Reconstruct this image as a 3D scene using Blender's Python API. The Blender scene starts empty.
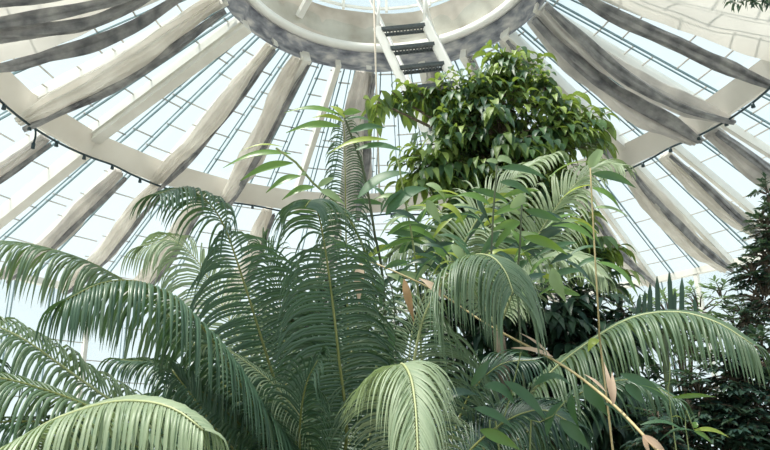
import bpy, math, random
from mathutils import Vector, Matrix, noise
V = Vector
PI = math.pi
rnd = random.Random(7)
C = bpy.context.scene.collection
scene = bpy.context.scene

# ------------------------------------------------------------------ camera
FPX, PITCH, ROLL = 700.0, math.radians(20), -0.031
EYE = V((0, 0, 1.6))
FWD = V((0, math.cos(PITCH), math.sin(PITCH)))
UP0 = V((0, -math.sin(PITCH), math.cos(PITCH)))
RT0 = V((1, 0, 0))
cam_d = bpy.data.cameras.new('camera')
cam = bpy.data.objects.new('camera', cam_d)
C.objects.link(cam)
cam_d.sensor_fit = 'HORIZONTAL'
cam_d.sensor_width = 36
cam_d.lens = 36 * FPX / 770
cam_d.clip_start = 0.05
RT = RT0 * math.cos(ROLL) - UP0 * math.sin(ROLL) * -1
UPV = UP0 * math.cos(ROLL) - RT0 * math.sin(ROLL)
RT = FWD.cross(UPV)
m3 = Matrix((RT, UPV, -FWD)).transposed()
cam.matrix_world = Matrix.Translation(EYE) @ m3.to_4x4()
scene.camera = cam


def at(px, py, y):
    """the point of the place seen at a pixel, y metres ahead"""
    d = FWD * FPX + RT * (px - 385) - UPV * (py - 225)
    return EYE + d * (y / d.y)


# ------------------------------------------------------------------ mesh helper
class MB:
    def __init__(s):
        s.v = []
        s.f = []

    def quadstrip(s, rows, closed=False):
        """rows: list of lists of points with equal length"""
        b = len(s.v)
        n = len(rows[0])
        for r in rows:
            s.v.extend([tuple(p) for p in r])
        for i in range(len(rows) - 1):
            for j in range(n if closed else n - 1):
                k = (j + 1) % n
                s.f.append((b + i * n + j, b + i * n + k, b + (i + 1) * n + k, b + (i + 1) * n + j))
        return b, n, len(rows)

    def tube(s, pts, rad, sides=8, cap=True, squash=None):
        pts = [V(p) for p in pts]
        n = len(pts)
        rads = rad if isinstance(rad, (list, tuple)) else [rad] * n
        rows = []
        ref = None
        for i in range(n):
            t = (pts[min(i + 1, n - 1)] - pts[max(i - 1, 0)])
            t = t.normalized() if t.length > 1e-9 else V((0, 0, 1))
            if ref is None:
                ref = t.orthogonal().normalized()
            ref = (ref - t * ref.dot(t)).normalized()
            bb = t.cross(ref)
            rows.append([pts[i] + (ref * math.cos(a) + bb * math.sin(a)) * rads[i]
                         for a in [2 * PI * k / sides for k in range(sides)]])
        b, m, r = s.quadstrip(rows, True)
        if cap:
            s.f.append(tuple(b + k for k in range(m))[::-1])
            s.f.append(tuple(b + (r - 1) * m + k for k in range(m)))

    def beam(s, a, b, w, h, up):
        """rectangular bar from a to b; w across, h along up"""
        a, b, up = V(a), V(b), V(up)
        t = (b - a).normalized()
        sd = t.cross(up).normalized()
        u = sd.cross(t).normalized()
        r = []
        for p in (a, b):
            r.append([p + sd * (w / 2 * x) + u * (h / 2 * y) for x, y in ((-1, -1), (1, -1), (1, 1), (-1, 1))])
        bb, n, k = s.quadstrip(r, True)
        s.f.append((bb + 3, bb + 2, bb + 1, bb))
        s.f.append((bb + 4, bb + 5, bb + 6, bb + 7))

    def blade(s, pts, wid, nrm, prof='lance', fold=0.25, segs=None, wave=0.0):
        """leaf blade along pts, three points across, creased along the midrib"""
        n = len(pts)
        rows = []
        for i, p in enumerate(pts):
            t = i / (n - 1)
            d = (pts[min(i + 1, n - 1)] - pts[max(i - 1, 0)]).normalized()
            sd = d.cross(nrm)
            sd = sd.normalized() if sd.length > 1e-6 else d.orthogonal().normalized()
            u = sd.cross(d)
            if prof == 'lance':
                w = wid * (math.sin(PI * min(1, (t * 0.96 + 0.02)) ** 0.78) ** 1.2 + 0.02)
            elif prof == 'heart':
                w = wid * (math.sqrt(max(0, t * 4)) if t < 0.25 else math.sqrt(max(0, 1 - ((t - 0.25) / 0.75) ** 1.7)))
                w = max(w, 0.002)
            else:
                w = wid * (1 - t * 0.25) * (1 if t < 0.8 else max(0.12, 1 - (t - 0.8) * 4.4))
            ww = wave * wid * math.sin(t * 11)
            rows.append([p - sd * w / 2 + u * (w * fold * 0.5 + ww), p, p + sd * w / 2 + u * (w * fold * 0.5 - ww)])
        s.quadstrip(rows)


def spline(P, n):
    """Catmull-Rom through P, n+1 samples evenly by length"""
    P = [V(p) for p in P]
    Q = [P[0] * 2 - P[1]] + P + [P[-1] * 2 - P[-2]]
    out = []
    for i in range(1, len(Q) - 2):
        a, b, c, d = Q[i - 1:i + 3]
        for k in range(16):
            t = k / 16
            out.append(0.5 * (2 * b + (c - a) * t + (2 * a - 5 * b + 4 * c - d) * t * t + (3 * b - a - 3 * c + d) * t ** 3))
    out.append(P[-1])
    L = [0]
    for i in range(1, len(out)):
        L.append(L[-1] + (out[i] - out[i - 1]).length)
    res = []
    j = 0
    for k in range(n + 1):
        g = L[-1] * k / n
        while j < len(out) - 2 and L[j + 1] < g:
            j += 1
        e = max(L[j + 1] - L[j], 1e-9)
        res.append(out[j].lerp(out[j + 1], min(1, max(0, (g - L[j]) / e))))
    return res


def obj(name, mb, m, parent=None, origin=V((0, 0, 0)), smooth=True):
    me = bpy.data.meshes.new(name)
    o3 = V(origin)
    me.from_pydata([(p[0] - o3.x, p[1] - o3.y, p[2] - o3.z) for p in mb.v], [], mb.f)
    me.update()
    if smooth:
        me.polygons.foreach_set('use_smooth', [True] * len(me.polygons))
    me.materials.append(m)
    o = bpy.data.objects.new(name, me)
    C.objects.link(o)
    if parent is not None:
        o.parent = parent
    else:
        o.location = o3
    return o


def tag(o, label, cat, group=None):
    o['label'] = label
    o['category'] = cat
    if group:
        o['group'] = group
    return o


def thing(name, label, cat, loc, group=None):
    o = bpy.data.objects.new(name, None)
    o.empty_display_size = 0.2
    C.objects.link(o)
    o.location = loc
    return tag(o, label, cat, group)


def struct(name, mb, m, label, cat, smooth=False):
    o = obj(name, mb, m, None, V((0, 0, 0)), smooth)
    o['kind'] = 'structure'
    return tag(o, label, cat)


# ------------------------------------------------------------------ materials
def newmat(name):
    m = bpy.data.materials.new(name)
    m.use_nodes = True
    nt = m.node_tree
    nt.nodes.clear()
    out = nt.nodes.new('ShaderNodeOutputMaterial')
    return m, nt, out


def ramp(nt, fac, cols, lo=0.0):
    r = nt.nodes.new('ShaderNodeValToRGB')
    e = r.color_ramp.elements
    while len(e) < len(cols):
        e.new(0.5)
    for i, c in enumerate(cols):
        e[i].position = lo + (1 - 2 * lo) * i / (len(cols) - 1)
        e[i].color = (*c, 1)
    nt.links.new(fac, r.inputs[0])
    return r.outputs[0]


def leaf_mat(name, cols, rough=0.42, trans=0.25, tcol=(0.25, 0.42, 0.06), spec=0.5):
    m, nt, out = newmat(name)
    g = nt.nodes.new('ShaderNodeNewGeometry')
    c = ramp(nt, g.outputs['Random Per Island'], cols)
    b = nt.nodes.new('ShaderNodeBsdfPrincipled')
    nt.links.new(c, b.inputs['Base Color'])
    b.inputs['Roughness'].default_value = rough
    b.inputs['Specular IOR Level'].default_value = spec
    t = nt.nodes.new('ShaderNodeBsdfTranslucent')
    t.inputs[0].default_value = (*tcol, 1)
    x = nt.nodes.new('ShaderNodeMixShader')
    x.inputs[0].default_value = trans
    nt.links.new(b.outputs[0], x.inputs[1])
    nt.links.new(t.outputs[0], x.inputs[2])
    nt.links.new(x.outputs[0], out.inputs[0])
    return m


def solid_mat(name, cols, rough=0.6, scale=8.0, metal=0.0, trans=0.0, bump=0.0, stretch=None, detail=4):
    m, nt, out = newmat(name)
    tc = nt.nodes.new('ShaderNodeTexCoord')
    n = nt.nodes.new('ShaderNodeTexNoise')
    n.inputs['Scale'].default_value = scale
    n.inputs['Detail'].default_value = detail
    if stretch:
        mp = nt.nodes.new('ShaderNodeMapping')
        mp.inputs['Scale'].default_value = stretch
        nt.links.new(tc.outputs['Object'], mp.inputs[0])
        nt.links.new(mp.outputs[0], n.inputs['Vector'])
    else:
        nt.links.new(tc.outputs['Object'], n.inputs['Vector'])
    c = ramp(nt, n.outputs['Fac'], cols, .3)
    b = nt.nodes.new('ShaderNodeBsdfPrincipled')
    nt.links.new(c, b.inputs['Base Color'])
    b.inputs['Roughness'].default_value = rough
    b.inputs['Metallic'].default_value = metal
    if bump:
        bp = nt.nodes.new('ShaderNodeBump')
        bp.inputs['Strength'].default_value = bump
        bp.inputs['Distance'].default_value = 0.02
        nt.links.new(n.outputs['Fac'], bp.inputs['Height'])
        nt.links.new(bp.outputs[0], b.inputs['Normal'])
    last = b.outputs[0]
    if trans:
        t = nt.nodes.new('ShaderNodeBsdfTranslucent')
        nt.links.new(c, t.inputs[0])
        x = nt.nodes.new('ShaderNodeMixShader')
        x.inputs[0].default_value = trans
        nt.links.new(last, x.inputs[1])
        nt.links.new(t.outputs[0], x.inputs[2])
        last = x.outputs[0]
    nt.links.new(last, out.inputs[0])
    return m


def glass_mat():
    m, nt, out = newmat('greenhouse_glass')
    t = nt.nodes.new('ShaderNodeBsdfTransparent')
    t.inputs[0].default_value = (0.95, 0.985, 0.985, 1)
    d = nt.nodes.new('ShaderNodeBsdfTranslucent')
    d.inputs[0].default_value = (0.9, 0.95, 0.95, 1)
    g = nt.nodes.new('ShaderNodeBsdfGlossy')
    g.inputs['Roughness'].default_value = 0.05
    x = nt.nodes.new('ShaderNodeMixShader')
    x.inputs[0].default_value = 0.07
    y = nt.nodes.new('ShaderNodeMixShader')
    y.inputs[0].default_value = 0.03
    nt.links.new(t.outputs[0], x.inputs[1])
    nt.links.new(d.outputs[0], x.inputs[2])
    nt.links.new(x.outputs[0], y.inputs[1])
    nt.links.new(g.outputs[0], y.inputs[2])
    nt.links.new(y.outputs[0], out.inputs[0])
    return m


GLASS = glass_mat()
BAR = solid_mat('bar_paint', [(0.14, 0.24, 0.27), (0.24, 0.33, 0.35)], 0.5, 6)
CROSS = solid_mat('cross_bar_paint', [(0.45, 0.43, 0.40), (0.6, 0.58, 0.54)], 0.6, 9)
STEEL = solid_mat('cream_steel', [(0.78, 0.76, 0.70), (0.88, 0.87, 0.82)], 0.45, 3)
RIM = solid_mat('white_steel', [(0.86, 0.85, 0.81), (0.92, 0.91, 0.88)], 0.4, 3)
CLOTH = solid_mat('cream_cloth', [(0.72, 0.69, 0.64), (0.90, 0.88, 0.84)], 0.9, 2.5, trans=0.5)
DRAWN = solid_mat('drawn_cloth', [(0.80, 0.77, 0.72), (0.90, 0.87, 0.82)], 0.9, 1.5, trans=0.28)
SHADOW = solid_mat('shadow_cloth', [(0.13, 0.135, 0.15), (0.42, 0.42, 0.42)], 0.9, 5, trans=0.15, detail=6)  # shade in the curtain folds, put into a dark cloth colour
VAL = solid_mat('stained_cloth', [(0.12, 0.13, 0.16), (0.30, 0.31, 0.34), (0.62, 0.60, 0.58)], 0.9, 4, trans=0.1, detail=8, stretch=(1, 1, 3))
TAN = solid_mat('tan_cloth', [(0.40, 0.34, 0.28), (0.66, 0.61, 0.54)], 0.9, 2.2, trans=0.15, detail=6)
CLOTHG = solid_mat('weathered_cloth', [(0.50, 0.49, 0.48), (0.84, 0.81, 0.77)], 0.9, 2.2, trans=0.45, detail=6)
PELMET = solid_mat('pelmet_cloth', [(0.76, 0.72, 0.66), (0.86, 0.83, 0.78)], 0.9, 1.6, trans=0.3)
CABLE = solid_mat('dark_cable', [(0.01, 0.03, 0.04), (0.02, 0.05, 0.06)], 0.5)
ROPE = solid_mat('rope', [(0.72, 0.62, 0.52), (0.82, 0.74, 0.66)], 0.9, 40)
TREAD = solid_mat('dark_tread', [(0.035, 0.05, 0.055), (0.07, 0.085, 0.09)], 0.5, 30)
BOUNCE = solid_mat('bounce_gravel', [(0.52, 0.50, 0.46), (0.68, 0.66, 0.62)], 0.95, 20, bump=0.3)
SOIL = solid_mat('soil', [(0.025, 0.02, 0.014), (0.08, 0.06, 0.04)], 0.95, 14, bump=0.6)
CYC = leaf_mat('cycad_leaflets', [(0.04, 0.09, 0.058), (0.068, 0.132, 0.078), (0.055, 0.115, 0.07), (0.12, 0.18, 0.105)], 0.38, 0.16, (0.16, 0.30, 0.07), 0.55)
CYCP = leaf_mat('pale_leaflets', [(0.25, 0.33, 0.21), (0.35, 0.42, 0.27), (0.30, 0.37, 0.235)], 0.45, 0.25, (0.36, 0.48, 0.18), 0.45)  # pale green; sunlight on the cycad fronds is put into this colour
CYCM = leaf_mat('mid_leaflets', [(0.085, 0.15, 0.09), (0.15, 0.21, 0.125), (0.11, 0.175, 0.105)], 0.42, 0.2, (0.26, 0.4, 0.12), 0.5)  # paler cycad green, with some sunlight put into the colour
RACH = solid_mat('rachis_green', [(0.16, 0.19, 0.05), (0.26, 0.27, 0.09)], 0.5, 10)
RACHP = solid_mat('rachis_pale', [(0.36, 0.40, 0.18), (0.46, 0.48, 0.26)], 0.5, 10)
TREE = leaf_mat('tree_leaves', [(0.022, 0.06, 0.045), (0.035, 0.085, 0.05), (0.075, 0.15, 0.06), (0.32, 0.41, 0.12)], 0.45, 0.24, (0.42, 0.58, 0.08), 0.4)  # crown shade and sunlit leaves put into the dark and yellow tones
GING = leaf_mat('ginger_leaves', [(0.06, 0.15, 0.045), (0.10, 0.21, 0.05), (0.15, 0.27, 0.055)], 0.35, 0.3, (0.36, 0.52, 0.07))
GINGD = leaf_mat('dark_ginger_leaves', [(0.03, 0.085, 0.05), (0.05, 0.12, 0.06), (0.07, 0.15, 0.065)], 0.5, 0.22, (0.2, 0.38, 0.08))
GINGP = leaf_mat('pale_green_leaves', [(0.24, 0.33, 0.17), (0.30, 0.40, 0.20)], 0.45, 0.35, (0.42, 0.56, 0.22))
GINGY = leaf_mat('yellow_green_leaves', [(0.24, 0.34, 0.06), (0.36, 0.42, 0.08)], 0.4, 0.4, (0.5, 0.6, 0.08))
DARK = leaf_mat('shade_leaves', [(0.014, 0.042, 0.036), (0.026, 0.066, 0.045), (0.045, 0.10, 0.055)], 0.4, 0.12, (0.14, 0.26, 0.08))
SMALL = leaf_mat('small_leaves', [(0.02, 0.05, 0.045), (0.035, 0.075, 0.055), (0.06, 0.10, 0.06)], 0.42, 0.15, (0.14, 0.25, 0.09))
PALES = leaf_mat('pale_shrub_leaves', [(0.14, 0.24, 0.16), (0.24, 0.34, 0.22)], 0.45, 0.3, (0.35, 0.5, 0.2))
STEM = solid_mat('green_stem', [(0.15, 0.20, 0.06), (0.26, 0.30, 0.12)], 0.5, 12)
STEMD = solid_mat('dark_stem', [(0.05, 0.075, 0.035), (0.09, 0.11, 0.05)], 0.5, 12)
CANE = solid_mat('dry_cane', [(0.36, 0.28, 0.13), (0.52, 0.42, 0.22)], 0.55, 14)
SHEATH = solid_mat('dry_sheath', [(0.62, 0.42, 0.29), (0.80, 0.62, 0.48)], 0.8, 10, trans=0.3, stretch=(1, 1, 1))
BROWN = solid_mat('dry_leaf', [(0.40, 0.23, 0.11), (0.55, 0.36, 0.2)], 0.8, 10, trans=0.3)
BARK = solid_mat('bark', [(0.07, 0.055, 0.04), (0.18, 0.14, 0.10)], 0.9, 10, bump=0.8, stretch=(4, 4, 1))
SCALE = solid_mat('cycad_trunk', [(0.06, 0.045, 0.03), (0.15, 0.115, 0.075)], 0.95, 18, bump=0.8)

# ------------------------------------------------------------------ the glasshouse
AX = V((0.128, 7.198, 0))
R1, Z1 = 2.0, 7.812
R2, Z2 = 5.016, 6.618
R3, Z3 = 8.228, 5.234


def dome(r, z, deg):
    a = math.radians(deg)
    return V((AX.x + r * math.sin(a), AX.y + r * math.cos(a), z))


def inward(deg):
    a = math.radians(deg)
    return V((-math.sin(a), -math.cos(a), 0))


NU = V((0, 0, 1))
flo = MB()
n = 64
flo.v.append((AX.x, AX.y, 0))
for k in range(n):
    flo.v.append(tuple(dome(8.5, 0, k * 360 / n)))
for k in range(n):
    flo.f.append((0, 1 + (k + 1) % n, 1 + k))
struct('floor', flo, SOIL, 'dark planting soil floor of the glasshouse under all the plants', 'floor')

gr = MB()
gr.quadstrip([[dome(8.5, 0, a) for a in range(0, 360, 5)], [dome(60, 0, a) for a in range(0, 360, 5)]][::-1], True)  # unseen pale ground, added to bounce sunlight up under the roof
struct('ground', gr, BOUNCE, 'unseen pale gravel ground outside the glasshouse, added to bounce sun up to the roof', 'ground')

UP_AZ = [-172, -156, -140, -124, -109, -94, -79, -64, -50, -35.5, -22, -9.5, 13.5, 31, 49, 66, 82, 98, 113, 128, 143, 158, 173]
LO_AZ = [-168, -152, -136, -120, -104, -88, -72, -63.5, -57, -49, -40, -26, -12, 10, 25, 38.5, 49, 57, 66.5, 80, 95, 110, 125, 140, 155, 170]
wn = [0]


def bay(a0, a1, r0, z0, r1, z1, nb, crosses, label, off=0.0):
    wn[0] += 1
    g = MB()
    up = (dome(r0, z0, a0) - dome(r1, z1, a0)).cross(V((0, 0, 1)))
    seg = max(2, int((a1 - a0) / 5) + 1)
    rows = []
    for r, z in ((r0, z0), (r1, z1)):
        rows.append([dome(r, z + off, a0 + (a1 - a0) * k / seg) for k in range(seg + 1)])
    g.quadstrip(rows)
    w = struct('window_%d' % wn[0], g, GLASS, label, 'window')
    b = MB()
    for k in range(1, nb + 1):
        a = a0 + (a1 - a0) * k / (nb + 1)
        p, q = dome(r0, z0 + off - 0.03, a), dome(r1, z1 + off - 0.03, a)
        nrm = (q - p).cross((q - p).cross(NU)).normalized()
        sd = (q - p).normalized().cross(nrm) * .034
        b.beam(p - sd, q - sd, 0.017, 0.03, nrm)
        b.beam(p + sd, q + sd, 0.013, 0.02, nrm)
    o = obj('glazing_bars', b, BAR, w, V((0, 0, 0)), False)
    c = MB()
    for t in crosses:
        for k in range(nb + 1):
            u = t + rnd.choice([-.07, 0, .06])
            r, z = r0 + (r1 - r0) * u, z0 + (z1 - z0) * u + off - 0.02
            c.beam(dome(r, z, a0 + (a1 - a0) * k / (nb + 1)), dome(r, z, a0 + (a1 - a0) * (k + 1) / (nb + 1)), 0.02, 0.016, NU)
    obj('cross_bars', c, CROSS, w, V((0, 0, 0)), False)


for i in range(len(UP_AZ)):
    a0 = UP_AZ[i]
    a1 = UP_AZ[(i + 1) % len(UP_AZ)]
    if a1 < a0:
        a1 += 360
    bay(a0, a1, R1 + .28, Z1 - .1, R2, Z2, 3 if a1 - a0 > 18 else 2, (.12, .3, .48, .66, .84), 'clear glass pane field of the upper roof between ribs, number %d around' % i)
for i in range(len(LO_AZ)):
    a0 = LO_AZ[i]
    a1 = LO_AZ[(i + 1) % len(LO_AZ)]
    if a1 < a0:
        a1 += 360
    bay(a0, a1, R2 + .02, Z2 - .02, R3, Z3, 2 if a1 - a0 > 10 else 1, (.14, .32, .5, .68, .86), 'clear glass pane field of the lower roof between ribs, number %d around' % i)
for i in range(24):
    bay(i * 15, i * 15 + 15, R3, Z3, R3 + .02, 0.02, 2, (.2, .4, .6, .8), 'upright glass wall panel under the roof, number %d around' % i)

# ribs
tn = [0]


def trim(mb, m, label, smooth=False):
    tn[0] += 1
    return struct('trim_%d' % tn[0], mb, m, label, 'roof frame', smooth)


WIDE = {-64: (.17, .26), -35.5: (.12, .24), 31: (.10, .22), 13.5: (.10, .22), 49: (.12, .22)}
for a in UP_AZ:
    b = MB()
    off = 0 if a in (-64, 13.5, 31) else 1.6
    w, h = WIDE.get(a, (.08, .18))
    p, q = dome(R1 + .2, Z1 - h / 2 - .06, a + off), dome(R2 + .05, Z2 - h / 2 + .05, a + off)
    nrm = (q - p).cross((q - p).cross(NU)).normalized()
    b.beam(p, q, w, h, nrm)
    if w > .11:
        b.beam(p + nrm * -.0 + (q - p).normalized().cross(nrm) * (w * .62), q + (q - p).normalized().cross(nrm) * (w * .62), .05, h * .5, nrm)
    trim(b, STEEL, 'cream steel rib of the upper roof at %g degrees around' % a)
for a in LO_AZ:
    b = MB()
    w, h = (.16, .24) if a == -63.5 else (.07, .16)
    off = 0 if a == -63.5 else 1.0
    p, q = dome(R2, Z2 - h / 2 - .02, a + off), dome(R3, Z3 - h / 2, a + off)
    nrm = (q - p).cross((q - p).cross(NU)).normalized()
    b.beam(p, q, w, h, nrm)
    trim(b, STEEL, 'cream steel rib of the lower roof at %g degrees around' % a)

# ring beams
def ringbeam(r, z, azs, w, h, m, label, tilt=0.0, jit=0.0):
    b = MB()
    rows = []
    for a in azs:
        o = inward(a)
        c = dome(r, z, a)
        ax = (NU * math.cos(tilt) + o * math.sin(tilt))      # the beam's tall axis leans
        ay = (o * math.cos(tilt) - NU * math.sin(tilt))
        j = rnd.uniform(-jit, jit)
        rows.append([c + ax * (h / 2 * y + j) + ay * (w / 2 * x) for x, y in ((-1, -1), (1, -1), (1, 1), (-1, 1))])
    rows.append(rows[0])
    b.quadstrip(rows, True)
    return b


trim(ringbeam(R2 - .02, Z2 - .17, UP_AZ, .14, .36, PELMET, '', .35), PELMET, 'cloth covered ring beam halfway up the roof')
trim(ringbeam(R3, Z3 - .05, [i * 10 for i in range(36)], .12, .12, STEEL, ''), STEEL, 'cream ring beam where roof meets upright glass wall')
trim(ringbeam(R3, .06, [i * 10 for i in range(36)], .3, .12, STEEL, ''), STEEL, 'low sill ring under the glass wall')
b = ringbeam(R1, Z1 + .03, [i * 5 for i in range(72)], .08, .12, RIM, '', .3)
trim(b, RIM, 'white steel rim ring of the round roof opening', True)

# wall posts
for i in range(24):
    b = MB()
    b.beam(dome(R3 - .02, 0.02, i * 15), dome(R3 - .02, Z3, i * 15), .07, .12, inward(i * 15))
    trim(b, STEEL, 'cream wall post, number %d around the glass wall' % i)

# lantern above the opening
b = MB()
rows = []
for zz, rr in ((0.06, R1 - .04), (.2, R1 + .0), (.42, R1 - .02), (.62, R1 - .06)):
    rows.append([dome(rr + .035 * noise.noise(V((a * .11, zz * 3, 2))), Z1 + zz + (.03 * noise.noise(V((a * .05, zz, 7))) if zz > .6 else 0), a) for a in range(0, 360, 4)])
b.quadstrip(rows, True)
d = obj('lantern_curtain', b, TAN, None, dome(0, Z1, 0))
tag(d, 'cream cloth band hung around the inside of the round roof opening', 'curtain')
wn[0] += 1
b = MB()
b.quadstrip([[dome(R1 - .02, Z1 + .1, a) for a in range(0, 360, 10)], [dome(R1 - .02, Z1 + 1.7, a) for a in range(0, 360, 10)], [dome(.05, Z1 + 2.4, a) for a in range(0, 360, 10)]], True)
w = struct('window_%d' % wn[0], b, GLASS, 'glass lantern above the round roof opening', 'window')
b = MB()
for a in range(0, 360, 20):
    b.beam(dome(R1 - .05, Z1 + .66, a), dome(R1 - .05, Z1 + 1.7, a), .04, .05, inward(a))
    b.beam(dome(R1 - .05, Z1 + 1.7, a), dome(.05, Z1 + 2.36, a), .03, .05, NU)
for zz in (.72, 1.2, 1.7):
    for a in range(0, 360, 10):
        b.beam(dome(R1 - .05, Z1 + zz, a), dome(R1 - .05, Z1 + zz, a + 10), .03, .04, NU)
obj('glazing_bars', b, STEEL, w, V((0, 0, 0)), False)
b = MB()
b.beam(dome(R1 - .05, Z1 + .25, -42), dome(.9, Z1 + 1.0, -42), .09, .09, NU)
b.beam(dome(R1 - .05, Z1 + .25, 20), dome(.9, Z1 + 1.0, 20), .09, .09, NU)
trim(b, RIM, 'white struts crossing the round roof opening')


# valance of weathered cloth hung outside the rim
b = MB()
rows = []
for k, (rr, zz) in enumerate(((R1 + .02, Z1 + .1), (R1 + .16, Z1 - .02), (R1 + .24, Z1 - .14), (R1 + .2, Z1 - .26))):
    row = []
    for a in [x * 1.5 for x in range(240)]:
        f = .05 * noise.noise(V((a * .22, k * .3, 4))) + .05 * noise.noise(V((a * .06, k * .2, 9)))
        row.append(dome(rr + f * (k > 0), zz + f * .8 * (k > 1), a))
    rows.append(row)
b.quadstrip(rows, True)
o = obj('valance', b, VAL, None, dome(0, Z1, 0))
tag(o, 'grey weathered cloth valance hanging around the outside of the white roof ring', 'curtain')


# gathered curtains along the ribs
def bundle(p, q, width, thick, nrm, seed, sag=.1, ends=(.6, .5), folds=8, twist=1.0, fold_amp=.26, along=60):
    b = MB()
    t = (q - p).normalized()
    sd = t.cross(nrm).normalized()
    rows = []
    nth = 64
    for i in range(along + 1):
        s = i / along
        c = p.lerp(q, s) + nrm * (-sag * math.sin(PI * s))
        c += sd * (.10 * noise.noise(V((s * 2.2, seed, 1)))) + nrm * (.06 * noise.noise(V((s * 3, seed, 5))))
        taper = ends[0] + (1 - ends[0]) * min(1, s * 4) if s < .5 else ends[1] + (1 - ends[1]) * min(1, (1 - s) * 5)
        wv = 1 + .28 * noise.noise(V((s * 3.5, seed, 11)))
        row = []
        for k in range(nth):
            a = 2 * PI * k / nth
            r = 1 + fold_amp * math.sin(folds * a + twist * s * 3 + seed + 1.5 * noise.noise(V((s * 2.5, seed, 3)))) \
                + .4 * noise.noise(V((math.cos(a) * 1.5 + seed, math.sin(a) * 1.5, s * 4))) + .16 * noise.noise(V((math.cos(a) * 4 + seed, math.sin(a) * 4, s * 9)))
            row.append(c + (sd * math.cos(a) * width / 2 + nrm * math.sin(a) * thick / 2) * r * taper * wv)
        rows.append(row)
    bb, n, r = b.quadstrip(rows, True)
    b.f.append(tuple(bb + k for k in range(n))[::-1])
    b.f.append(tuple(bb + (r - 1) * n + k for k in range(n)))
    return b


SHADOWSIDE = 1


def rib_bundle(a, tier, w, th, m, label, seed, da=0.0, sag=.12, off=.16, s0=0.0, s1=1.0, shadow=1, hw=.3, **kw):
    if tier == 'up':
        p, q = dome(R1 + .26, Z1 - off - .06, a), dome(R2 + .02, Z2 - off - .26, a + da)
        g = 'gathered shade curtains of the upper roof'
    else:
        p, q = dome(R2 + .1, Z2 - off - .2, a), dome(R3 - .05, Z3 - off + .02, a + da)
        g = 'gathered shade curtains of the lower roof'
    nrm = (q - p).cross((q - p).cross(NU)).normalized()
    if nrm.z < 0:
        nrm = -nrm
    shadow *= SHADOWSIDE
    P, Q = p.lerp(q, s0), p.lerp(q, s1)
    w *= .8
    b = bundle(P, Q, w, th, nrm, seed, sag, **kw)
    o = obj('shade_curtain', b, m, None, (P + Q) / 2)
    if shadow:
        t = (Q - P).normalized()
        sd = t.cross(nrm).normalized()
        e = sd * (w * .42 * shadow) - nrm * th * .42
        hb = bundle(P + e, Q + e, w * hw, th * .55, nrm, seed + 40, sag * 1.15, folds=4, fold_amp=.25)  # dark strip added where the gathered curtain falls into shade
        me = obj('shadow_strip', hb, SHADOW, o, (P + Q) / 2)
        me['label'] = 'dark grey strip standing for shade in the folds'
    return tag(o, label, 'curtain', g)


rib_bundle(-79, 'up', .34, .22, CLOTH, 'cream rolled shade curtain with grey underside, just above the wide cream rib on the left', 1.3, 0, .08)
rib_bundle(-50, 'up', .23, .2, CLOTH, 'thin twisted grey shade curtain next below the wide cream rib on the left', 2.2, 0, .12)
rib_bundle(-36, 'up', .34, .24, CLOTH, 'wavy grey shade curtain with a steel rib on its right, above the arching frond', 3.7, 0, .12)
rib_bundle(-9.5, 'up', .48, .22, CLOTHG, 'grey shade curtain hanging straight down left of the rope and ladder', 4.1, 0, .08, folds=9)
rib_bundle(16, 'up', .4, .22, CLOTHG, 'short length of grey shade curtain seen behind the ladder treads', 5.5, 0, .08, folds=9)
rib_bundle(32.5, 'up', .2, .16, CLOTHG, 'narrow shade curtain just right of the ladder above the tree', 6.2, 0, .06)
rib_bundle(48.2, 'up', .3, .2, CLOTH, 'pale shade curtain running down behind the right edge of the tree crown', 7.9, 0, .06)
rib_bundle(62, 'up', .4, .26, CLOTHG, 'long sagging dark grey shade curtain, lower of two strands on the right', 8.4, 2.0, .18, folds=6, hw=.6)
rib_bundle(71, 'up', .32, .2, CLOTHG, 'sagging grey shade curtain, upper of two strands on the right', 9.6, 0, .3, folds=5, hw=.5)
lo = [(-72, .26, CLOTHG, 'dark edged shade curtain at the left picture edge under the ring beam'),
      (-57, .3, CLOTHG, 'grey shade curtain under the ring beam just right of the wide cream rib'),
      (-49, .3, CLOTH, 'cream shade curtain under the ring beam ending behind the far left fronds'),
      (-40, .34, CLOTH, 'cream shade curtain under the ring beam nearest the tallest left frond'),
      (-26, .34, CLOTH, 'cream shade curtain under the ring beam behind the big cycad'),
      (-12, .34, CLOTH, 'cream shade curtain under the ring beam behind the upright frond'),
      (10, .34, CLOTH, 'cream shade curtain under the ring beam behind the tree trunk'),
      (25, .34, CLOTH, 'cream shade curtain under the ring beam behind the tree crown'),
      (38.5, .36, CLOTH, 'pale shade curtain under the ring beam ending above the strap leaved plant'),
      (49, .42, CLOTH, 'wide cream shade curtain under the ring beam running down to the dark right tree'),
      (57, .34, CLOTH, 'cream shade curtain under the ring beam disappearing behind the small-leaved tree'),
      (66.5, .44, CLOTHG, 'dark shade curtain under the ring beam at the right picture edge')]
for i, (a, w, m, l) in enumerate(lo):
    rib_bundle(a, 'low', w, w * .6, m, l, 20 + i * 1.7, 0, .12)


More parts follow.
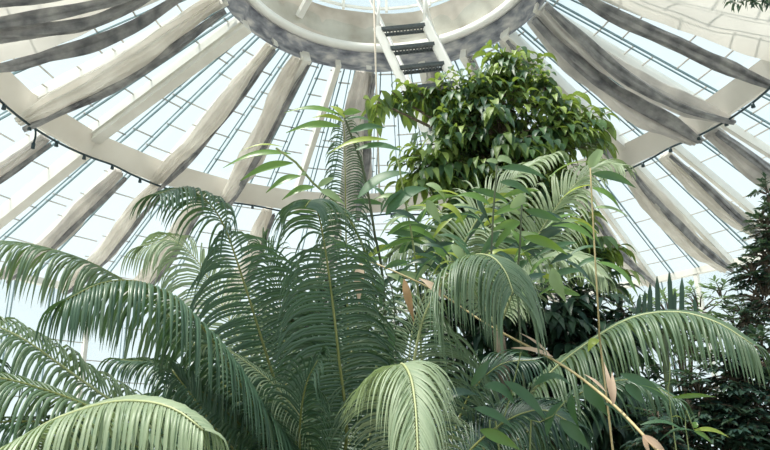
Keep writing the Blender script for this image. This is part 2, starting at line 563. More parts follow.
# drawn curtains (sheets)
def sheet(a0, a1, amp, nfold, seed, label, m, droop=.2, edge=.1):
    b = MB()
    rows = []
    for i in range(41):
        s = i / 40
        r = R1 + .3 + (R2 - R1 - .42) * s
        z = Z1 - .1 + (Z2 - Z1) * s
        row = []
        for k in range(61):
            u = k / 60
            a = a0 + (a1 - a0) * u + 1.2 * noise.noise(V((s * 2.5, seed, 0))) * (1 - u)
            f = amp * math.sin(nfold * u * 2 * PI + 1.3 * noise.noise(V((s * 2, seed, u * 2)))) * (.6 + .4 * math.sin(PI * s))
            e = edge * max(0, 1 - u * 9)
            row.append(dome(r, z - droop * math.sin(PI * s) * (.4 + .6 * math.sin(PI * u)) - e + f + .05 * noise.noise(V((s * 6, u * 5, seed))), a))
        rows.append(row)
    b.quadstrip(rows)
    o = obj('shade_curtain', b, m, None, dome((R1 + R2) / 2, Z1 - .6, (a0 + a1) / 2))
    return tag(o, label, 'curtain', 'gathered shade curtains of the upper roof')


sheet(84, 112, .025, 2.5, 31, 'wide drawn cream shade curtain filling the upper right corner of the roof', DRAWN, .25)
b = rib_bundle(82, 'up', .2, .16, SHADOW, 'gathered edge of the wide drawn cream curtain, coloured dark for its shade', 12.5, 0, .1, shadow=0, folds=5)  # curtain edge whose shade is put into the dark colour
big = sheet(-89.5, -118, .10, 4.5, 37, 'heavily folded drawn shade curtain in the upper left corner of the roof', DRAWN, .25)
for k, (aa, ww) in enumerate(((-91, .15), (-97.5, .13), (-101, .10), (-107, .14))):  # shaded folds drawn as added dark strips
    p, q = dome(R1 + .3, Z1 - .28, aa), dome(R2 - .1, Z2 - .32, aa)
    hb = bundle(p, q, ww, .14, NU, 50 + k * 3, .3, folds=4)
    obj('shadow_fold', hb, SHADOW, big, big.location)['label'] = 'fold of cloth in dark grey for its shade'

# cable draped under the ring beam
pts = []
for a in range(-88, 89, 4):
    s = abs(math.sin(math.radians(a * 6)))
    pts.append(dome(R2 - .12, Z2 - .40 - .07 * s, a))
b = MB()
b.tube(spline(pts, 160), .016, 6)
cb = thing('cable', 'dark cable draped in shallow loops under the ring beam', 'cable', dome(R2, Z2 - .4, 0))
obj('cord', b, CABLE, cb, cb.location)
for a in range(-84, 85, 6):
    b = MB()
    c = dome(R2 - .12, Z2 - .42 - .07 * abs(math.sin(math.radians(a * 6))), a)
    b.tube([c + V((0, 0, .02)), c - V((0, 0, .05))], [.02, .03], 6)
    obj('clip', b, CABLE, cb, cb.location)
p = dome(R2 - .12, Z2 - .42, -77)
b = MB()
b.tube(spline([p, p + V((.03, 0, -.15)), p + V((.02, 0, -.28))], 8), .014, 6)
b.tube([p + V((.02, 0, -.27)), p + V((.02, 0, -.35))], .026, 6)
obj('hanging_end', b, CABLE, cb, cb.location)

# rope
b = MB()
pr = at(375, 40, 7.0)
b.tube([V((pr.x, pr.y, 8.6)), V((pr.x, pr.y, 4.4))], .011, 6)
tag(obj('rope', b, ROPE, None, V((pr.x, pr.y, 4.4))), 'thin pale rope hanging straight down from the roof opening left of the ladder', 'rope')

# ladder up to the opening
LY = 8.0
l0, l1 = at(377, 28, LY), at(402, 81, LY)
r0, r1 = at(424, 22, LY + .05), at(444, 74, LY + .05)
dl = (l1 - l0) / (l1.z - l0.z)
LAD = thing('ladder', 'white steel ladder stair with dark perforated treads rising into the roof opening', 'ladder', V((l0.x + dl.x * (-l0.z), l0.y, 0)))


def lad(base, z):
    return base + dl * (z - base.z)


for base in (l0, r0):
    b = MB()
    b.beam(lad(base, 0.0), lad(base, base.z), .05, .11, V((1, 0, .3)))
    obj('stringer', b, RIM, LAD, LAD.location, False)
for base, dx in ((l0, .1), (r0, .1)):
    b = MB()
    o = V((.10, .35, .25))
    b.tube([lad(base, 1.0) + o, lad(base, base.z + 1.0) + o], .025, 8)
    obj('handrail', b, RIM, LAD, LAD.location)
    b = MB()
    top = lad(base, base.z - .02)
    b.tube([top, top + V((.03, .12, .55)), lad(base, base.z + .7) + o], .024, 8)
    obj('handrail_end', b, RIM, LAD, LAD.location)
    for k in range(1, 6):
        zz = base.z - k * 1.15
        b = MB()
        b.tube([lad(base, zz), lad(base, zz + .1) + o], .016, 6)
        obj('handrail_post', b, RIM, LAD, LAD.location)
step = (at(392, 51, LY) - at(382, 32, LY)).z
for k in range(-1, int(l0.z / -step) - 1):
    z = at(382, 32, LY).z + step * k
    a, c = lad(l0, z) + V((.035, 0, 0)), lad(r0, z + (r0.z - l0.z) * .75) + V((-.03, 0, 0))
    if min(a.z, c.z) < .15 or k < 0:
        continue
    b = MB()
    # perforated: two edge bars and a row of webs with gaps between
    for j in (-.075, .075):
        b.beam(a + V((0, j, 0)), c + V((0, j, 0)), .022, .045, NU)
    b.beam(a + V((0, 0, .012)), c + V((0, 0, .012)), .03, .012, NU)
    for j in range(13):
        m = a.lerp(c, (j + .5) / 13)
        b.beam(m + V((0, -.08, 0)), m + V((0, .08, 0)), .018, .03, V((0, .0, 1)))
    obj('tread', b, TREAD, LAD, LAD.location, False)


# ------------------------------------------------------------------ plants
DENS, WMUL = 1.3, .82


def frond(parent, cps, length, nside, hint, mat, rmat, droop=.5, width=.016, ang=(75, 25), vee=.25, start=.12, rr=.011, curl=0.0, seg=7, taper=.55, hint2=None):
    """feather leaf: a rachis through cps with leaflets on both sides"""
    org = parent.location
    nside = int(nside * DENS)
    width *= WMUL
    R = spline(cps, nside)
    hint = V(hint)
    L = MB()
    tot = sum((R[i + 1] - R[i]).length for i in range(nside))
    ph = rnd.random() * 10
    for i in range(int(nside * start), nside + 1):
        s = (i / nside - start) / (1 - start)
        T = (R[min(i + 1, nside)] - R[max(i - 1, 0)]).normalized()
        hh = hint if hint2 is None else hint.lerp(V(hint2), min(1, max(0, s - .45) / .3))
        N = (hh - T * hh.dot(T))
        N = N.normalized() if N.length > .05 else T.orthogonal().normalized()
        S = T.cross(N)
        prof = (min(1, .45 + s * 3.2) if s < .3 else 1) * (1 - taper * max(0, (s - .45) / .55) ** 1.6)
        for side in (-1, 1):
            ln = length * prof * rnd.uniform(.9, 1.06)
            th = math.radians(ang[0] + (ang[1] - ang[0]) * s + rnd.uniform(-5, 5))
            d = (S * side * math.sin(th) + T * math.cos(th) + N * vee).normalized()
            p = R[i] + S * side * rr * .6
            pts = [p.copy()]
            dr = droop * rnd.uniform(.85, 1.2) * (.6 + 1.3 * s)
            for k in range(seg):
                g = (k + 1) / seg
                d = (d + V((0, 0, -1)) * dr * g * .55 - N * curl * g * .3).normalized()
                p = p + d * ln / seg
                pts.append(p.copy())
            nn = (N - d * N.dot(d))
            if nn.length < .1:
                nn = T
            L_w = width * (.75 + .25 * prof) * rnd.uniform(.85, 1.1)
            rows = []
            for k, q in enumerate(pts):
                g = k / seg
                dd = (pts[min(k + 1, seg)] - pts[max(k - 1, 0)]).normalized()
                # the blade's width lies along the rachis, as on a real cycad
                sd = T * .85 + S * side * -.25 * (1 if th < 1 else .4) + NU * .0
                sd = sd - dd * sd.dot(dd)
                sd = sd.normalized() if sd.length > 1e-4 else nn
                w = L_w * (min(1, .55 + g * 3) if g < .2 else (1 - max(0, (g - .45) / .55) ** 1.8 * .93))
                cr = sd.cross(dd) * (w * .22)
                rows.append([q - sd * w / 2 - cr, q + cr, q + sd * w / 2 - cr])
            L.quadstrip(rows)
    o = obj('frond', L, mat, parent, org)
    m = MB()
    nn = max(16, nside // 3)
    m.tube(spline(cps, nn), [rr * (1 - .75 * k / nn) for k in range(nn + 1)], 7)
    obj('rachis', m, rmat, o, org)
    return o


def P(*l):
    return [at(*q) for q in l]


def cycad_trunk(parent, crown, r=.17):
    b = MB()
    rows = []
    nz = 26
    for i in range(nz + 1):
        z = (crown.z + .02) * i / nz
        rr = r * (1.15 - .25 * i / nz)
        rows.append([V((crown.x + math.cos(a) * q, crown.y + math.sin(a) * q, z)) for a, q in
                     [(2 * PI * k / 24, rr * (1 + .11 * ((k + i) % 2) + .05 * rnd.random())) for k in range(24)]])
    rows.append([V((crown.x + math.cos(2 * PI * k / 24) * .05, crown.y + math.sin(2 * PI * k / 24) * .05, crown.z + .1)) for k in range(24)])
    bb, n, r_ = b.quadstrip(rows, True)
    b.f.append(tuple(bb + (r_ - 1) * n + k for k in range(n)))
    return obj('trunk', b, SCALE, parent, parent.location)


# ---- the big cycad (centre left)
A0 = (318, 512, 4.0)
ca = at(*A0)
A = thing('cycad', 'large dark green cycad with long feathery fronds filling the lower left and centre', 'cycad', V((ca.x, ca.y, 0)), None)
cycad_trunk(A, ca)
F = lambda cps, ln, n, h, m=CYC, r=RACH, **k: frond(A, P(*cps), ln, n, h, m, r, **k)
# leaning left, curled over at the top
F([A0, (297, 445, 3.95), (272, 372, 3.85), (247, 292, 3.75), (225, 228, 3.65), (206, 200, 3.52), (182, 188, 3.38), (158, 194, 3.25)], .46, 82, (.1, -.75, .5), droop=.75, vee=.15, ang=(84, 62), hint2=(0, -.25, 1), width=.0205)
# upright, tip bending to the viewer
F([(320, 512, 4.0), (346, 445, 3.85), (338, 350, 3.7), (329, 275, 3.6), (321, 225, 3.5), (315, 205, 3.36), (311, 200, 3.22), (305, 207, 3.08)], .40, 80, (0, -.8, .5), droop=.75, vee=.15, ang=(84, 62), hint2=(0, -.25, 1), width=.0205)
# arching out to the left
F([A0, (283, 450, 3.7), (243, 388, 3.45), (208, 334, 3.25), (175, 299, 3.1), (140, 282, 2.95), (102, 283, 2.82), (66, 300, 2.72)], .52, 84, (-.1, -.4, .85), droop=1.35, vee=.1, ang=(84, 55), width=.019)
# behind it, higher on the left
F([A0, (235, 400, 4.15), (165, 312, 4.0), (105, 270, 3.85), (55, 250, 3.7), (5, 241, 3.55), (-45, 246, 3.4)], .60, 84, (-.1, -.35, .9), m=CYCM, droop=1.3, vee=.1, ang=(80, 45), width=.019)
# low left pair
F([A0, (205, 460, 3.3), (112, 401, 2.95), (62, 366, 2.8), (20, 337, 2.68), (-30, 315, 2.58)], .46, 84, (.1, -.55, .8), droop=.95, vee=.3, ang=(80, 50), width=.017, m=CYCM, r=RACHP, rr=.012)
F([A0, (185, 452, 3.0), (90, 407, 2.6), (42, 389, 2.48), (0, 378, 2.4), (-55, 374, 2.3)], .46, 80, (0, -.45, .85), m=CYCM, droop=1.1, vee=.2, ang=(80, 50), width=.017)
F([A0, (200, 475, 3.1), (120, 440, 2.8), (60, 424, 2.65), (0, 422, 2.55), (-50, 432, 2.45)], .42, 70, (0, -.45, .85), droop=1.1, vee=.2, ang=(80, 50))
# pale one behind the curled frond
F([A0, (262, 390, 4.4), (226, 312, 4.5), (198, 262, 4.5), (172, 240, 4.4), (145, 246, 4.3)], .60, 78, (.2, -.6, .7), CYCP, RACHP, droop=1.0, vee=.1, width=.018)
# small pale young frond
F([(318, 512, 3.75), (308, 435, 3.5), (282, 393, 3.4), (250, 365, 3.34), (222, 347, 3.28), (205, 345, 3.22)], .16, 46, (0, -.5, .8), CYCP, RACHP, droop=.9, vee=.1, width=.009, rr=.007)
# tall upright frond showing its top above the others
F([(325, 512, 4.2), (349, 450, 4.35), (348, 340, 4.35), (346, 235, 4.3), (345, 165, 4.25), (344, 128, 4.2), (337, 113, 4.1)], .28, 110, (.05, -.9, .3), droop=1.0, vee=.1, ang=(75, 50), width=.013)
# fronds filling the heart of the plant
F([A0, (290, 420, 4.3), (284, 340, 4.5), (276, 280, 4.5), (262, 245, 4.4)], .42, 64, (.2, -.7, .5), droop=.6, vee=.15)
F([A0, (255, 440, 3.7), (200, 390, 3.6), (160, 365, 3.5), (120, 360, 3.4)], .36, 64, (0, -.4, .9), droop=.9, vee=.25)
F([A0, (240, 470, 3.4), (180, 432, 3.2), (130, 420, 3.1), (90, 425, 3.0)], .36, 60, (0, -.4, .9), droop=.9, vee=.25)
F([A0, (330, 430, 4.6), (352, 350, 4.9), (362, 290, 5.0), (372, 255, 4.9)], .40, 60, (-.2, -.8, .5), droop=.6, vee=.15)
F([A0, (302, 470, 3.6), (300, 425, 3.4), (306, 385, 3.3), (318, 360, 3.2)], .34, 48, (0, -.7, .6), droop=.8, vee=.1)
F([A0, (350, 480, 4.0), (372, 430, 4.1), (385, 380, 4.1), (392, 345, 4.0)], .34, 54, (-.2, -.8, .5), droop=.7, vee=.1)
F([A0, (268, 480, 3.6), (225, 440, 3.5), (195, 400, 3.5), (172, 370, 3.45)], .36, 54, (.1, -.7, .6), droop=.8, vee=.1)

# ---- cycad at the near left
B0 = (-120, 500, 2.5)
cbp = at(*B0)
B = thing('cycad', 'cycad at the bottom left edge sending one sunlit pale frond in from the left', 'cycad', V((cbp.x, cbp.y, 0)))
cycad_trunk(B, cbp)
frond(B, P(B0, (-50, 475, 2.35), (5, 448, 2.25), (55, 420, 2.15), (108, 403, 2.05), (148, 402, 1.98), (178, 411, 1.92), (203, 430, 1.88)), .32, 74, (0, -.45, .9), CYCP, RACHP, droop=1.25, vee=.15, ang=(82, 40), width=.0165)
frond(B, P(B0, (-90, 440, 2.6), (-60, 400, 2.7), (-35, 375, 2.7), (-10, 372, 2.65)), .3, 50, (0, -.5, .9), CYC, RACH, droop=.9)

# ---- cycad in the middle, arching to the viewer
C0 = (432, 505, 3.7)
cc = at(*C0)
CC = thing('cycad', 'smaller cycad at bottom centre with pale fronds arching towards the viewer', 'cycad', V((cc.x, cc.y, 0)))
cycad_trunk(CC, cc, .14)
G = lambda cps, ln, n, h, m=CYC, r=RACH, **k: frond(CC, P(*cps), ln, n, h, m, r, **k)
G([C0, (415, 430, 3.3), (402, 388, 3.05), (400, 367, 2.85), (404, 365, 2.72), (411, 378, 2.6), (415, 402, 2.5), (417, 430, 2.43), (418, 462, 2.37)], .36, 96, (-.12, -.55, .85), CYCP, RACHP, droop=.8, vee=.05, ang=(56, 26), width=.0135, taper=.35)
G([C0, (412, 410, 3.8), (420, 330, 3.75), (444, 280, 3.6), (470, 257, 3.4), (490, 256, 3.2), (505, 271, 3.05), (513, 292, 2.95)], .60, 84, (.1, -.5, .85), CYCM, RACHP, droop=1.25, vee=.05, ang=(80, 35), width=.0155, taper=.4)
G([C0, (500, 430, 3.9), (545, 378, 3.8), (588, 343, 3.65), (632, 318, 3.5), (676, 312, 3.35), (716, 322, 3.2), (752, 344, 3.1)], .48, 92, (0, -.4, .9), CYCM, RACHP, droop=1.25, vee=.15, ang=(80, 40), width=.017, rr=.012)
G([C0, (500, 455, 4.1), (548, 415, 4.1), (592, 388, 4.0), (636, 380, 3.9), (676, 398, 3.8)], .38, 66, (0, -.5, .85), CYC, RACH, droop=.9, vee=.1)
G([C0, (412, 410, 4.4), (410, 345, 4.5), (420, 305, 4.5), (432, 285, 4.4), (448, 280, 4.3)], .36, 60, (-.2, -.7, .6), CYCP, RACHP, droop=.6, vee=.15, width=.013)
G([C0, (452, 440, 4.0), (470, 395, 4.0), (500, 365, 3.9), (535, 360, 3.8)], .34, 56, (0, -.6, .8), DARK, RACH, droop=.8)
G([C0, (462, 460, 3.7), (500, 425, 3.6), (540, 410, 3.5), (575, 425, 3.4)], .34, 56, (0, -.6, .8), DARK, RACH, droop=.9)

# ---- pale palm behind the shrub
E0 = (498, 330, 5.4)
ce = at(*E0)
EP = thing('palm', 'pale feathery palm standing between the tree and the bamboo leaves', 'palm', V((ce.x, ce.y, 0)))
b = MB()
b.tube(spline([V((ce.x, ce.y, 0)), V((ce.x + .05, ce.y, ce.z * .5)), ce], 12), [.07 - .002 * k for k in range(13)], 10)
obj('trunk', b, BARK, EP, EP.location)
H = lambda cps, ln, n=54, h=(.1, -.6, .8), **k: frond(EP, P(*cps), ln, n, h, CYCP, RACHP, width=.025, **k)
H([E0, (462, 262, 5.5), (478, 218, 5.4), (505, 186, 5.3), (532, 165, 5.2), (552, 155, 5.1)], .44, droop=.65)
H([E0, (530, 250, 5.4), (558, 205, 5.3), (582, 178, 5.2), (603, 165, 5.1), (618, 165, 5.0)], .50, 56, droop=.75)
H([E0, (470, 285, 5.4), (445, 250, 5.2), (418, 240, 5.0), (395, 252, 4.9)], .42, droop=.8)
H([E0, (520, 280, 5.2), (550, 258, 5.0), (580, 258, 4.9), (602, 275, 4.8)], .42, droop=.9)


# ---- leaf plants
def blade_leaf(parent, m, base, tip, wpx, depth, tilt=0.0, bow=.15, prof='lance', dd=0.0, name='leaf'):
    a, c = at(*base, depth), at(*tip, depth + dd)
    L = (c - a).length
    wd = wpx * depth / 760
    view = (EYE - (a + c) / 2).normalized()
    ax = (c - a).normalized()
    nrm = view * .8 + V((0, 0, .6))
    nrm = (nrm - ax * nrm.dot(ax)).normalized()
    nrm = Matrix.Rotation(tilt, 3, ax) @ nrm
    pts = []
    for k in range(11):
        t = k / 10
        pts.append(a.lerp(c, t) + nrm * bow * L * .5 * math.sin(PI * t) + V((0, 0, 1)) * L * bow * .35 * math.sin(PI * t))
    b = MB()
    b.blade(pts, wd, nrm, prof, .3, wave=.02)
    o = obj(name, b, m, parent, parent.location)
    return o


def stem_part(parent, pts, r, m=None, name='stem', n=24, r1=.5):
    b = MB()
    Q = spline(pts, n)
    b.tube(Q, [r * (1 - (1 - r1) * k / n) for k in range(n + 1)], 8)
    return obj(name, b, m or STEM, parent, parent.location)


def down(p, dx=0.0, dy=0.0):
    """a point on the soil under p"""
    return V((p.x + dx, p.y + dy, 0))


# ginger with pointed leaves over the big cycad
top = at(330, 112, 3.9)
gp = down(at(372, 440, 4.6))
G1 = thing('ginger_plant', 'tall leafy plant with bright pointed leaves reaching left above the big cycad', 'plant', gp)
stem_part(G1, [gp, at(376, 330, 4.5), at(362, 245, 4.3), at(340, 207, 4.1), at(316, 186, 4.0), at(300, 168, 3.95), at(288, 152, 3.9), at(276, 148, 3.85)], .014)
stem_part(G1, [gp, at(385, 330, 4.5), at(374, 230, 4.3), at(362, 165, 4.15), at(348, 128, 4.0), at(343, 113, 3.95)], .014, STEMD)
for l in [((291, 154), (223, 168), 10, GING, .1), ((293, 163), (240, 181), 11, GING, -.2), ((301, 176), (266, 193), 11, GING, .1),
          ((315, 187), (282, 200), 10, GING, .0), ((283, 147), (238, 153), 5, GINGY, .4), ((302, 173), (305, 176), 8, GINGP, 0),
          ((342, 116), (284, 113), 10, GING, .2), ((341, 127), (286, 133), 11, GING, -.1), ((344, 122), (312, 118), 9, GINGY, .2),
          ((343, 114), (362, 112), 9, GING, .4), ((345, 118), (330, 106), 9, GINGY, .2), ((388, 140), (327, 154), 9, GINGY, .1),
          ((350, 132), (386, 128), 10, GINGD, .2), ((356, 150), (404, 152), 13, GINGD, -.2), ((345, 120), (372, 122), 9, GINGD, -.4),
          ((320, 190), (345, 205), 9, GINGP, .3), ((318, 187), (335, 178), 8, GINGP, .3)]:
    blade_leaf(G1, l[3], l[0], l[1], l[2], 3.95, l[4], .14)

# broad leaved stems in the middle
def leafy(label, base_px, stems, leaves, depth, rad=.011, m=None, group=None, name='bamboo_cane', cat='plant'):
    g = down(at(*base_px))
    t = thing(name, label, cat, g, group)
    for s in stems:
        stem_part(t, [g] + [at(*q) for q in s], rad, m)
    for l in leaves:
        blade_leaf(t, l[3], l[0], l[1], l[2], l[4] if len(l) > 4 else depth, rnd.uniform(-.9, .9), rnd.uniform(.1, .3), l[5] if len(l) > 5 else 'lance')
    return t


def rand_leaves(n, box, mats, depth, lpx=(24, 48), wpx=(5.5, 9.5), away=.35):
    out = []
    for k in range(n):
        x, y = rnd.uniform(box[0], box[2]), rnd.uniform(box[1], box[3])
        a = rnd.choice([1, -1]) * rnd.uniform(.1, 1.15)
        l = rnd.uniform(*lpx)
        sx = rnd.choice([1, -1])
        out.append(((x, y), (x + sx * l * math.cos(a), y + abs(l * math.sin(a)) * rnd.choice([1, 1, -.4])), rnd.uniform(*wpx), rnd.choice(mats), depth + rnd.uniform(-away, away)))
    return out


MIX = [GINGD, GINGD, GINGD, DARK, DARK, GING, GING, GINGP, GINGY]
leafy('leafy green cane with large dark leaves just right of the upright frond', (425, 440, 4.4),
      [[(420, 330, 4.3), (414, 250, 4.2), (405, 200, 4.1), (398, 160, 4.0)]],
      [((358, 198), (412, 173), 21, GINGD), ((386, 215), (428, 188), 19, GINGD), ((426, 184), (446, 201), 10, GINGP), ((427, 200), (441, 224), 12, GINGP),
       ((387, 236), (424, 224), 9, GING), ((405, 190), (380, 215), 12, GINGD), ((416, 240), (380, 252), 11, GINGD), ((432, 192), (470, 205), 10, GINGY), ((398, 165), (420, 158), 9, GING), ((415, 281), (441, 255), 10, GINGD)]
      + rand_leaves(44, (380, 200, 450, 275), MIX, 4.4), 4.1)
leafy('cane carrying a pale heart shaped leaf in front of the pale palm', (497, 440, 4.2),
      [[(494, 330, 4.1), (492, 240, 4.0), (497, 165, 3.9)]],
      [((497, 160), (512, 164), 12, GINGP, 3.9, 'heart'), ((498, 163), (486, 161), 7, GINGP, 3.9, 'heart'), ((500, 168), (547, 179), 9, GINGD), ((500, 182), (532, 196), 9, GINGD),
       ((452, 245), (467, 266), 10, GINGP), ((490, 205), (455, 196), 10, GING), ((494, 215), (530, 205), 9, GING)]
      + rand_leaves(46, (425, 195, 510, 275), MIX, 4.4), 4.0, m=STEMD)
leafy('dark stemmed cane with a small pale hanging leaf, right of centre', (524, 440, 4.2),
      [[(520, 330, 4.1), (520, 250, 4.0), (522, 200, 3.9)]],
      [((525, 196), (510, 208), 13, GINGP, 3.9, 'heart'), ((525, 210), (562, 222), 10, GINGD), ((524, 237), (568, 255), 11, GING), ((549, 178), (590, 162), 9, GING),
       ((552, 268), (566, 302), 16, GINGP), ((520, 222), (490, 232), 9, GING)]
      + rand_leaves(46, (495, 215, 585, 300), MIX, 4.5), 4.0, m=STEMD)
leafy('slender pale upright shoot with one heart shaped leaf at its tip, right of the tree', (606, 450, 3.3),
      [[(604, 375, 3.25), (600, 340, 3.2), (597, 290, 3.15), (593, 220, 3.1), (590, 162, 3.05)]],
      [((589, 168), (602, 150), 13, GINGP, 3.05, 'heart'), ((592, 174), (636, 188), 10, GINGD), ((594, 208), (630, 218), 9, GINGP), ((592, 188), (620, 208), 8, GING),
       ((594, 240), (552, 226), 10, GING), ((597, 262), (640, 300), 11, GING), ((597, 290), (566, 280), 9, GINGP), ((599, 340), (588, 352), 10, GINGY),
       ((591, 185), (560, 200), 8, GINGY)], 3.1, .007, CANE)
# hanging dark leaves by the upright frond
leafy('drooping cane with two long dark hanging leaves beside the upright frond', (390, 450, 3.9),
      [[(396, 360, 3.85), (392, 290, 3.75), (384, 268, 3.7)]],
      [((380, 274), (382, 309), 9, GINGD, 3.7), ((388, 322), (390, 360), 13, GINGD, 3.75), ((385, 268), (410, 262), 7, GINGD, 3.7)], 3.7, .006, STEMD)
# lower broad leaves
leafy('low dark broad leaved plant right of the bottom centre frond', (505, 470, 3.2),
      [[(498, 440, 3.2), (489, 440, 3.15), (504, 418, 3.1), (521, 352, 3.1)], [(530, 450, 3.1), (545, 426, 3.05), (566, 400, 3.0)]],
      [((534, 386), (574, 388), 15, GINGD), ((484, 386), (516, 406), 15, GINGD), ((504, 381), (548, 423), 13, GINGD), ((471, 386), (490, 359), 10, GINGD), ((474, 408), (514, 428), 11, GINGD),
       ((547, 436), (567, 401), 12, GINGD), ((572, 394), (579, 428), 11, GINGD), ((585, 384), (608, 416), 16, GINGD), ((620, 374), (671, 405), 11, GINGD), ((625, 385), (643, 404), 14, GINGD),
       ((560, 420), (590, 450), 13, GINGD), ((480, 430), (520, 450), 12, GING), ((597, 400), (640, 440), 9, GINGD), ((440, 400), (478, 395), 10, DARK)], 3.05, .006)
# thin grass like stalk bottom right
leafy('thin upright green stalk with one level blade at bottom right', (672, 470, 2.9),
      [[(672, 420, 2.9), (671, 380, 2.9), (670, 362, 2.9)]],
      [((671, 398), (716, 397), 5, GING), ((671, 402), (640, 385), 5, GING), ((671, 418), (684, 420), 4, GINGY)], 2.9, .0045)
leafy('thin leaning stalk with narrow tip leaves at the bottom right', (686, 470, 2.8),
      [[(688, 445, 2.8), (694, 430, 2.8)]],
      [((694, 430), (730, 438), 6, GINGY), ((694, 431), (712, 444), 5, GING), ((694, 431), (660, 440), 5, GINGD), ((640, 425), (690, 436), 6, GINGD), ((694, 428), (697, 422), 7, GING)], 2.8, .0045)

# dry fallen cane with papery sheaths
pts = [at(*q) for q in [(372, 262, 3.9), (398, 273, 3.8), (430, 288, 3.75), (452, 301, 3.75), (482, 321, 3.65), (514, 339, 3.3), (545, 355, 3.0), (577, 375, 2.85), (615, 406, 2.65), (645, 437, 2.5), (675, 470, 2.4), (720, 520, 2.25)]]
DC = thing('dry_cane', 'dry straw coloured bamboo cane leaning down to the bottom right with papery sheaths', 'cane', down(at(740, 540, 2.2)))
stem_part(DC, pts + [DC.location.copy()], .005, CANE, n=60, r1=1.15)
for l in [((444, 299), (419, 278), 11, SHEATH, 3.55), ((553, 357), (511, 348), 7, SHEATH, 2.95), ((550, 355), (520, 333), 4, SHEATH, 2.97), ((613, 405), (604, 362), 5.5, SHEATH, 2.6), ((614, 404), (612, 372), 6, SHEATH, 2.58), ((643, 435), (668, 456), 8, SHEATH, 2.46), ((643, 435), (650, 456), 5, SHEATH, 2.47),
          ((606, 392), (584, 374), 4, SHEATH, 2.65)]:
    blade_leaf(DC, l[3], l[0], l[1], l[2], l[4], .2, .08, 'lance', name='sheath').__setitem__('label', 'papery peach coloured sheath')
blade_leaf(DC, BROWN, (404, 279), (414, 322), 9, 3.72, .3, .1, name='dry_leaf')['label'] = 'hanging brown dead leaf'
blade_leaf(DC, SHEATH, (361, 262), (359, 304), 12, 3.95, .3, .1, name='dry_leaf')['label'] = 'hanging peach dead leaf'
for x0, y0, x1, y1 in ((577, 407, 606, 455), (628, 378, 612, 400)):
    pass


# ---- leafy crowns
def crown_tree(label, base, blobs, nclus, leaf_len, leaf_w, mat, per, name='tree', cat='tree', droop=.9, trunk_r=.07, depth=6.5, dz=.45, fork=None, up=.1, seed=1, segs=6, prof='lance'):
    r = random.Random(seed)
    g = down(at(*base))
    t = thing(name, label, cat, g)
    kpx = depth / 700
    fk = at(*fork)
    b = MB()
    tr = spline([g, g.lerp(fk, .4) + V((.06, .03, 0)), fk], 16)
    b.tube(tr, [trunk_r * (1 - .5 * k / 16) for k in range(17)], 10)
    obj('trunk', b, BARK, t, g)
    br = MB()
    lf = MB()
    wts = [q[2] ** 2 for q in blobs]
    for q in blobs:
        c = at(q[0], q[1], depth)
        mid = fk.lerp(c, .5) + V((0, 0, .1))
        br.tube(spline([tr[11], fk.lerp(mid, .5), mid, c], 10), [trunk_r * .45 * (1 - .075 * k) for k in range(11)], 6)
    for i in range(nclus):
        q = r.choices(blobs, wts)[0]
        c = at(q[0], q[1], depth)
        R = q[2] * kpx
        while True:
            d = V((r.uniform(-1, 1), r.uniform(-1, 1), r.uniform(-1, 1)))
            if .15 < d.length < 1:
                break
        d = d.normalized() * (d.length ** .45)
        p = c + V((d.x * R, d.y * R * 1.0, d.z * R))
        out = V((d.x, d.y, d.z * .4 + up)).normalized()
        ln = leaf_len
        # twig
        s = p - out * ln * 1.1 + V((0, 0, ln * .25))
        br.tube([c.lerp(s, .35), s, p, p + out * ln * .6 + V((0, 0, -ln * .35))], [.008, .006, .004, .002], 4, cap=False)
        for k in range(per):
            u = k / max(1, per - 1)
            o = s.lerp(p + out * ln * .6 + V((0, 0, -ln * .3)), u)
            side = out.cross(NU)
            side = side.normalized() if side.length > .01 else V((1, 0, 0))
            dirv = (out * (.35 + .6 * u) + side * ((-1) ** k) * (1.0 - .6 * u) * r.uniform(.6, 1.2) + NU * r.uniform(-.1, .35)).normalized()
            ll = ln * r.uniform(.75, 1.2)
            pp = o.copy()
            P_ = [pp.copy()]
            dv = dirv
            for j in range(segs):
                dv = (dv + V((0, 0, -1)) * droop * .42 * r.uniform(.8, 1.2)).normalized()
                pp = pp + dv * ll / segs
                P_.append(pp.copy())
            nn = (NU + out * .5 + V((r.uniform(-.3, .3), r.uniform(-.3, .3), 0))).normalized()
            lf.blade(P_, leaf_w * r.uniform(.8, 1.15), nn, prof, .3)
    obj('branches', br, BARK, t, g)
    obj('foliage', lf, mat, t, g)
    return t


crown_tree('tall tree in the centre with a dense crown of drooping leaves under the roof opening', (505, 470, 6.9),
           [(470, 96, 30), (515, 80, 30), (505, 62, 18), (545, 92, 26), (440, 100, 26), (398, 98, 17), (378, 102, 9), (418, 92, 14), (598, 132, 13), (580, 126, 20), (560, 112, 24), (500, 140, 58), (448, 150, 42), (548, 150, 42), (428, 178, 32), (500, 190, 46), (545, 205, 34), (460, 205, 30), (585, 235, 26), (600, 260, 22)],
           430, .22, .075, TREE, 8, trunk_r=.09, depth=6.6, fork=(505, 180, 6.7), seed=3, droop=.95)
crown_tree('dark broad leaved bush behind the bamboo leaves, under the tree', (520, 470, 6.2),
           [(430, 300, 35), (480, 300, 40), (530, 310, 42), (580, 310, 38), (620, 320, 30), (500, 350, 45), (560, 350, 45), (450, 350, 35), (610, 370, 45), (540, 400, 45), (480, 420, 45), (600, 430, 45), (650, 420, 40)],
           330, .24, .07, DARK, 7, name='bush', cat='bush', trunk_r=.05, depth=6.0, fork=(530, 400, 6.1), seed=5, droop=.7)
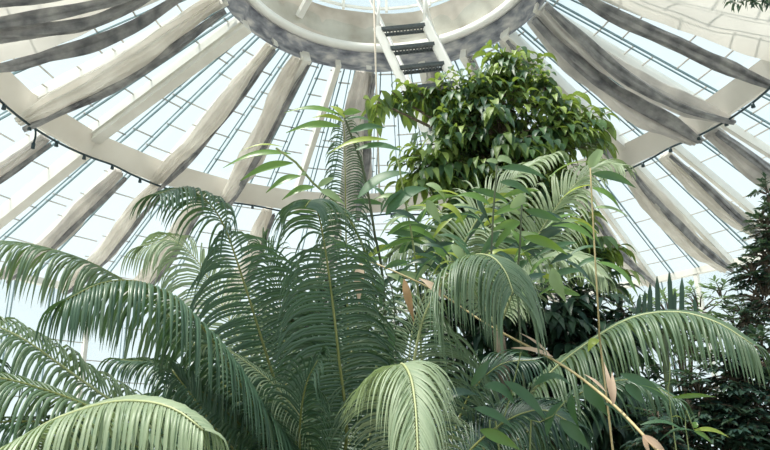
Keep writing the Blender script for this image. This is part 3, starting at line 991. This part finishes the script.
crown_tree('dark bush hidden in the gaps behind the big cycad fronds', (290, 470, 5.8),
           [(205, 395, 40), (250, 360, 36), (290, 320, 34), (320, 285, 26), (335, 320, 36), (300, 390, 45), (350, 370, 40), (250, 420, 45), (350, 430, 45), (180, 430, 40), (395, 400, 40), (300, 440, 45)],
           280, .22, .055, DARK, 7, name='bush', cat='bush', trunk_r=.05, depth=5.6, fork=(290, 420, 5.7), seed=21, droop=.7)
crown_tree('dark small-leaved tree rising along the right picture edge', (790, 470, 5.4),
           [(768, 195, 18), (766, 230, 22), (772, 262, 26), (752, 275, 18), (765, 300, 28), (745, 320, 22), (790, 230, 40), (795, 300, 40)],
           420, .055, .024, SMALL, 9, trunk_r=.05, depth=5.2, fork=(782, 260, 5.3), seed=8, droop=.4, segs=3)
crown_tree('dark shadowy small-leaved tree in the bottom right corner', (735, 475, 5.0),
           [(730, 375, 30), (765, 360, 30), (700, 400, 32), (750, 410, 40), (690, 440, 30), (730, 445, 40), (775, 440, 35), (660, 430, 28)],
           520, .085, .032, SMALL, 9, trunk_r=.06, depth=4.8, fork=(735, 440, 4.9), seed=9, droop=.6, segs=3)
crown_tree('pale airy shrub behind the strap leaved plant on the right', (680, 470, 7.6),
           [(640, 325, 30), (670, 318, 30), (700, 312, 28), (722, 300, 20), (690, 340, 30), (735, 330, 20)],
           170, .09, .036, PALES, 8, name='shrub', cat='shrub', trunk_r=.04, depth=7.4, fork=(680, 360, 7.5), seed=12, droop=.4, segs=3)
crown_tree('pale leafy shrub glimpsed between the two tall centre fronds and the canes', (395, 470, 7.0),
           [(375, 300, 30), (400, 320, 30), (290, 330, 40), (390, 360, 35), (320, 380, 40)],
           150, .12, .045, PALES, 7, name='shrub', cat='shrub', trunk_r=.04, depth=6.8, fork=(380, 380, 6.9), seed=14, droop=.5, segs=3)

# strap leaved plant
SP = thing('strap_plant', 'plant with stiff dark upright strap leaves behind the long right frond', 'plant', down(at(668, 450, 5.2)))
stem_part(SP, [SP.location.copy(), at(668, 380, 5.2), at(668, 325, 5.2)], .05, STEMD)
for tx, ty, w, ln in ((650, 283, 6, 0), (657, 276, 6, -2), (669, 271, 6, -5), (682, 277, 6, 1), (694, 297, 5, -6), (640, 294, 6, 6), (645, 290, 5, 3), (675, 290, 5, 2)):
    blade_leaf(SP, DARK, (tx - ln * .6, 330), (tx, ty), w, 5.2, .2, .02, 'strap')

# twig hanging into the top right corner
tw = at(775, -6, 5.0)
TW = thing('climber', 'leafy climber twig hanging from the roof in the top right corner', 'climber', at(790, -40, 5.2))
stem_part(TW, [at(790, -40, 5.2), at(775, -4, 5.0), at(752, 1, 4.95), at(728, -3, 4.9)], .006, STEMD)
b = MB()
for k in range(70):
    t = rnd.random()
    c = at(728 + 50 * t, 1 + rnd.uniform(-5, 4), 4.95)
    d = V((rnd.uniform(-1, 1), rnd.uniform(-1, 1), rnd.uniform(-1.4, .2))).normalized()
    b.blade([c, c + d * .025, c + d * .05 + V((0, 0, -.01)), c + d * .07 + V((0, 0, -.02))], .022, V((rnd.uniform(-1, 1), rnd.uniform(-1, 1), 1)).normalized())
obj('foliage', b, SMALL, TW, TW.location)

# ------------------------------------------------------------------ light
w = bpy.data.worlds.new('sky')
scene.world = w
w.use_nodes = True
nt = w.node_tree
nt.nodes.clear()
out = nt.nodes.new('ShaderNodeOutputWorld')
bg = nt.nodes.new('ShaderNodeBackground')
tc = nt.nodes.new('ShaderNodeTexCoord')
sx = nt.nodes.new('ShaderNodeSeparateXYZ')
nt.links.new(tc.outputs['Generated'], sx.inputs[0])
c = ramp(nt, sx.outputs[2], [(0.84, 0.95, 0.98), (0.74, 0.90, 0.98)])
nt.links.new(c, bg.inputs[0])
bg.inputs[1].default_value = 0.72
nt.links.new(bg.outputs[0], out.inputs[0])

sl = bpy.data.lights.new('sun', 'SUN')
so = bpy.data.objects.new('sun', sl)
C.objects.link(so)
sl.energy = 4.9
sl.angle = math.radians(4)
sl.color = (1.0, 0.95, 0.86)
sdir = V((.35, .15, -1.0)).normalized()
so.rotation_euler = sdir.to_track_quat('-Z', 'Y').to_euler()
so.location = (0, 0, 20)

vs = scene.view_settings
vs.view_transform = 'Standard'
vs.look = 'None'
vs.gamma = 1
vs.use_curve_mapping = False
vs.exposure = 0.55
scene.cycles.transparent_max_bounces = 16
scene.cycles.max_bounces = 8
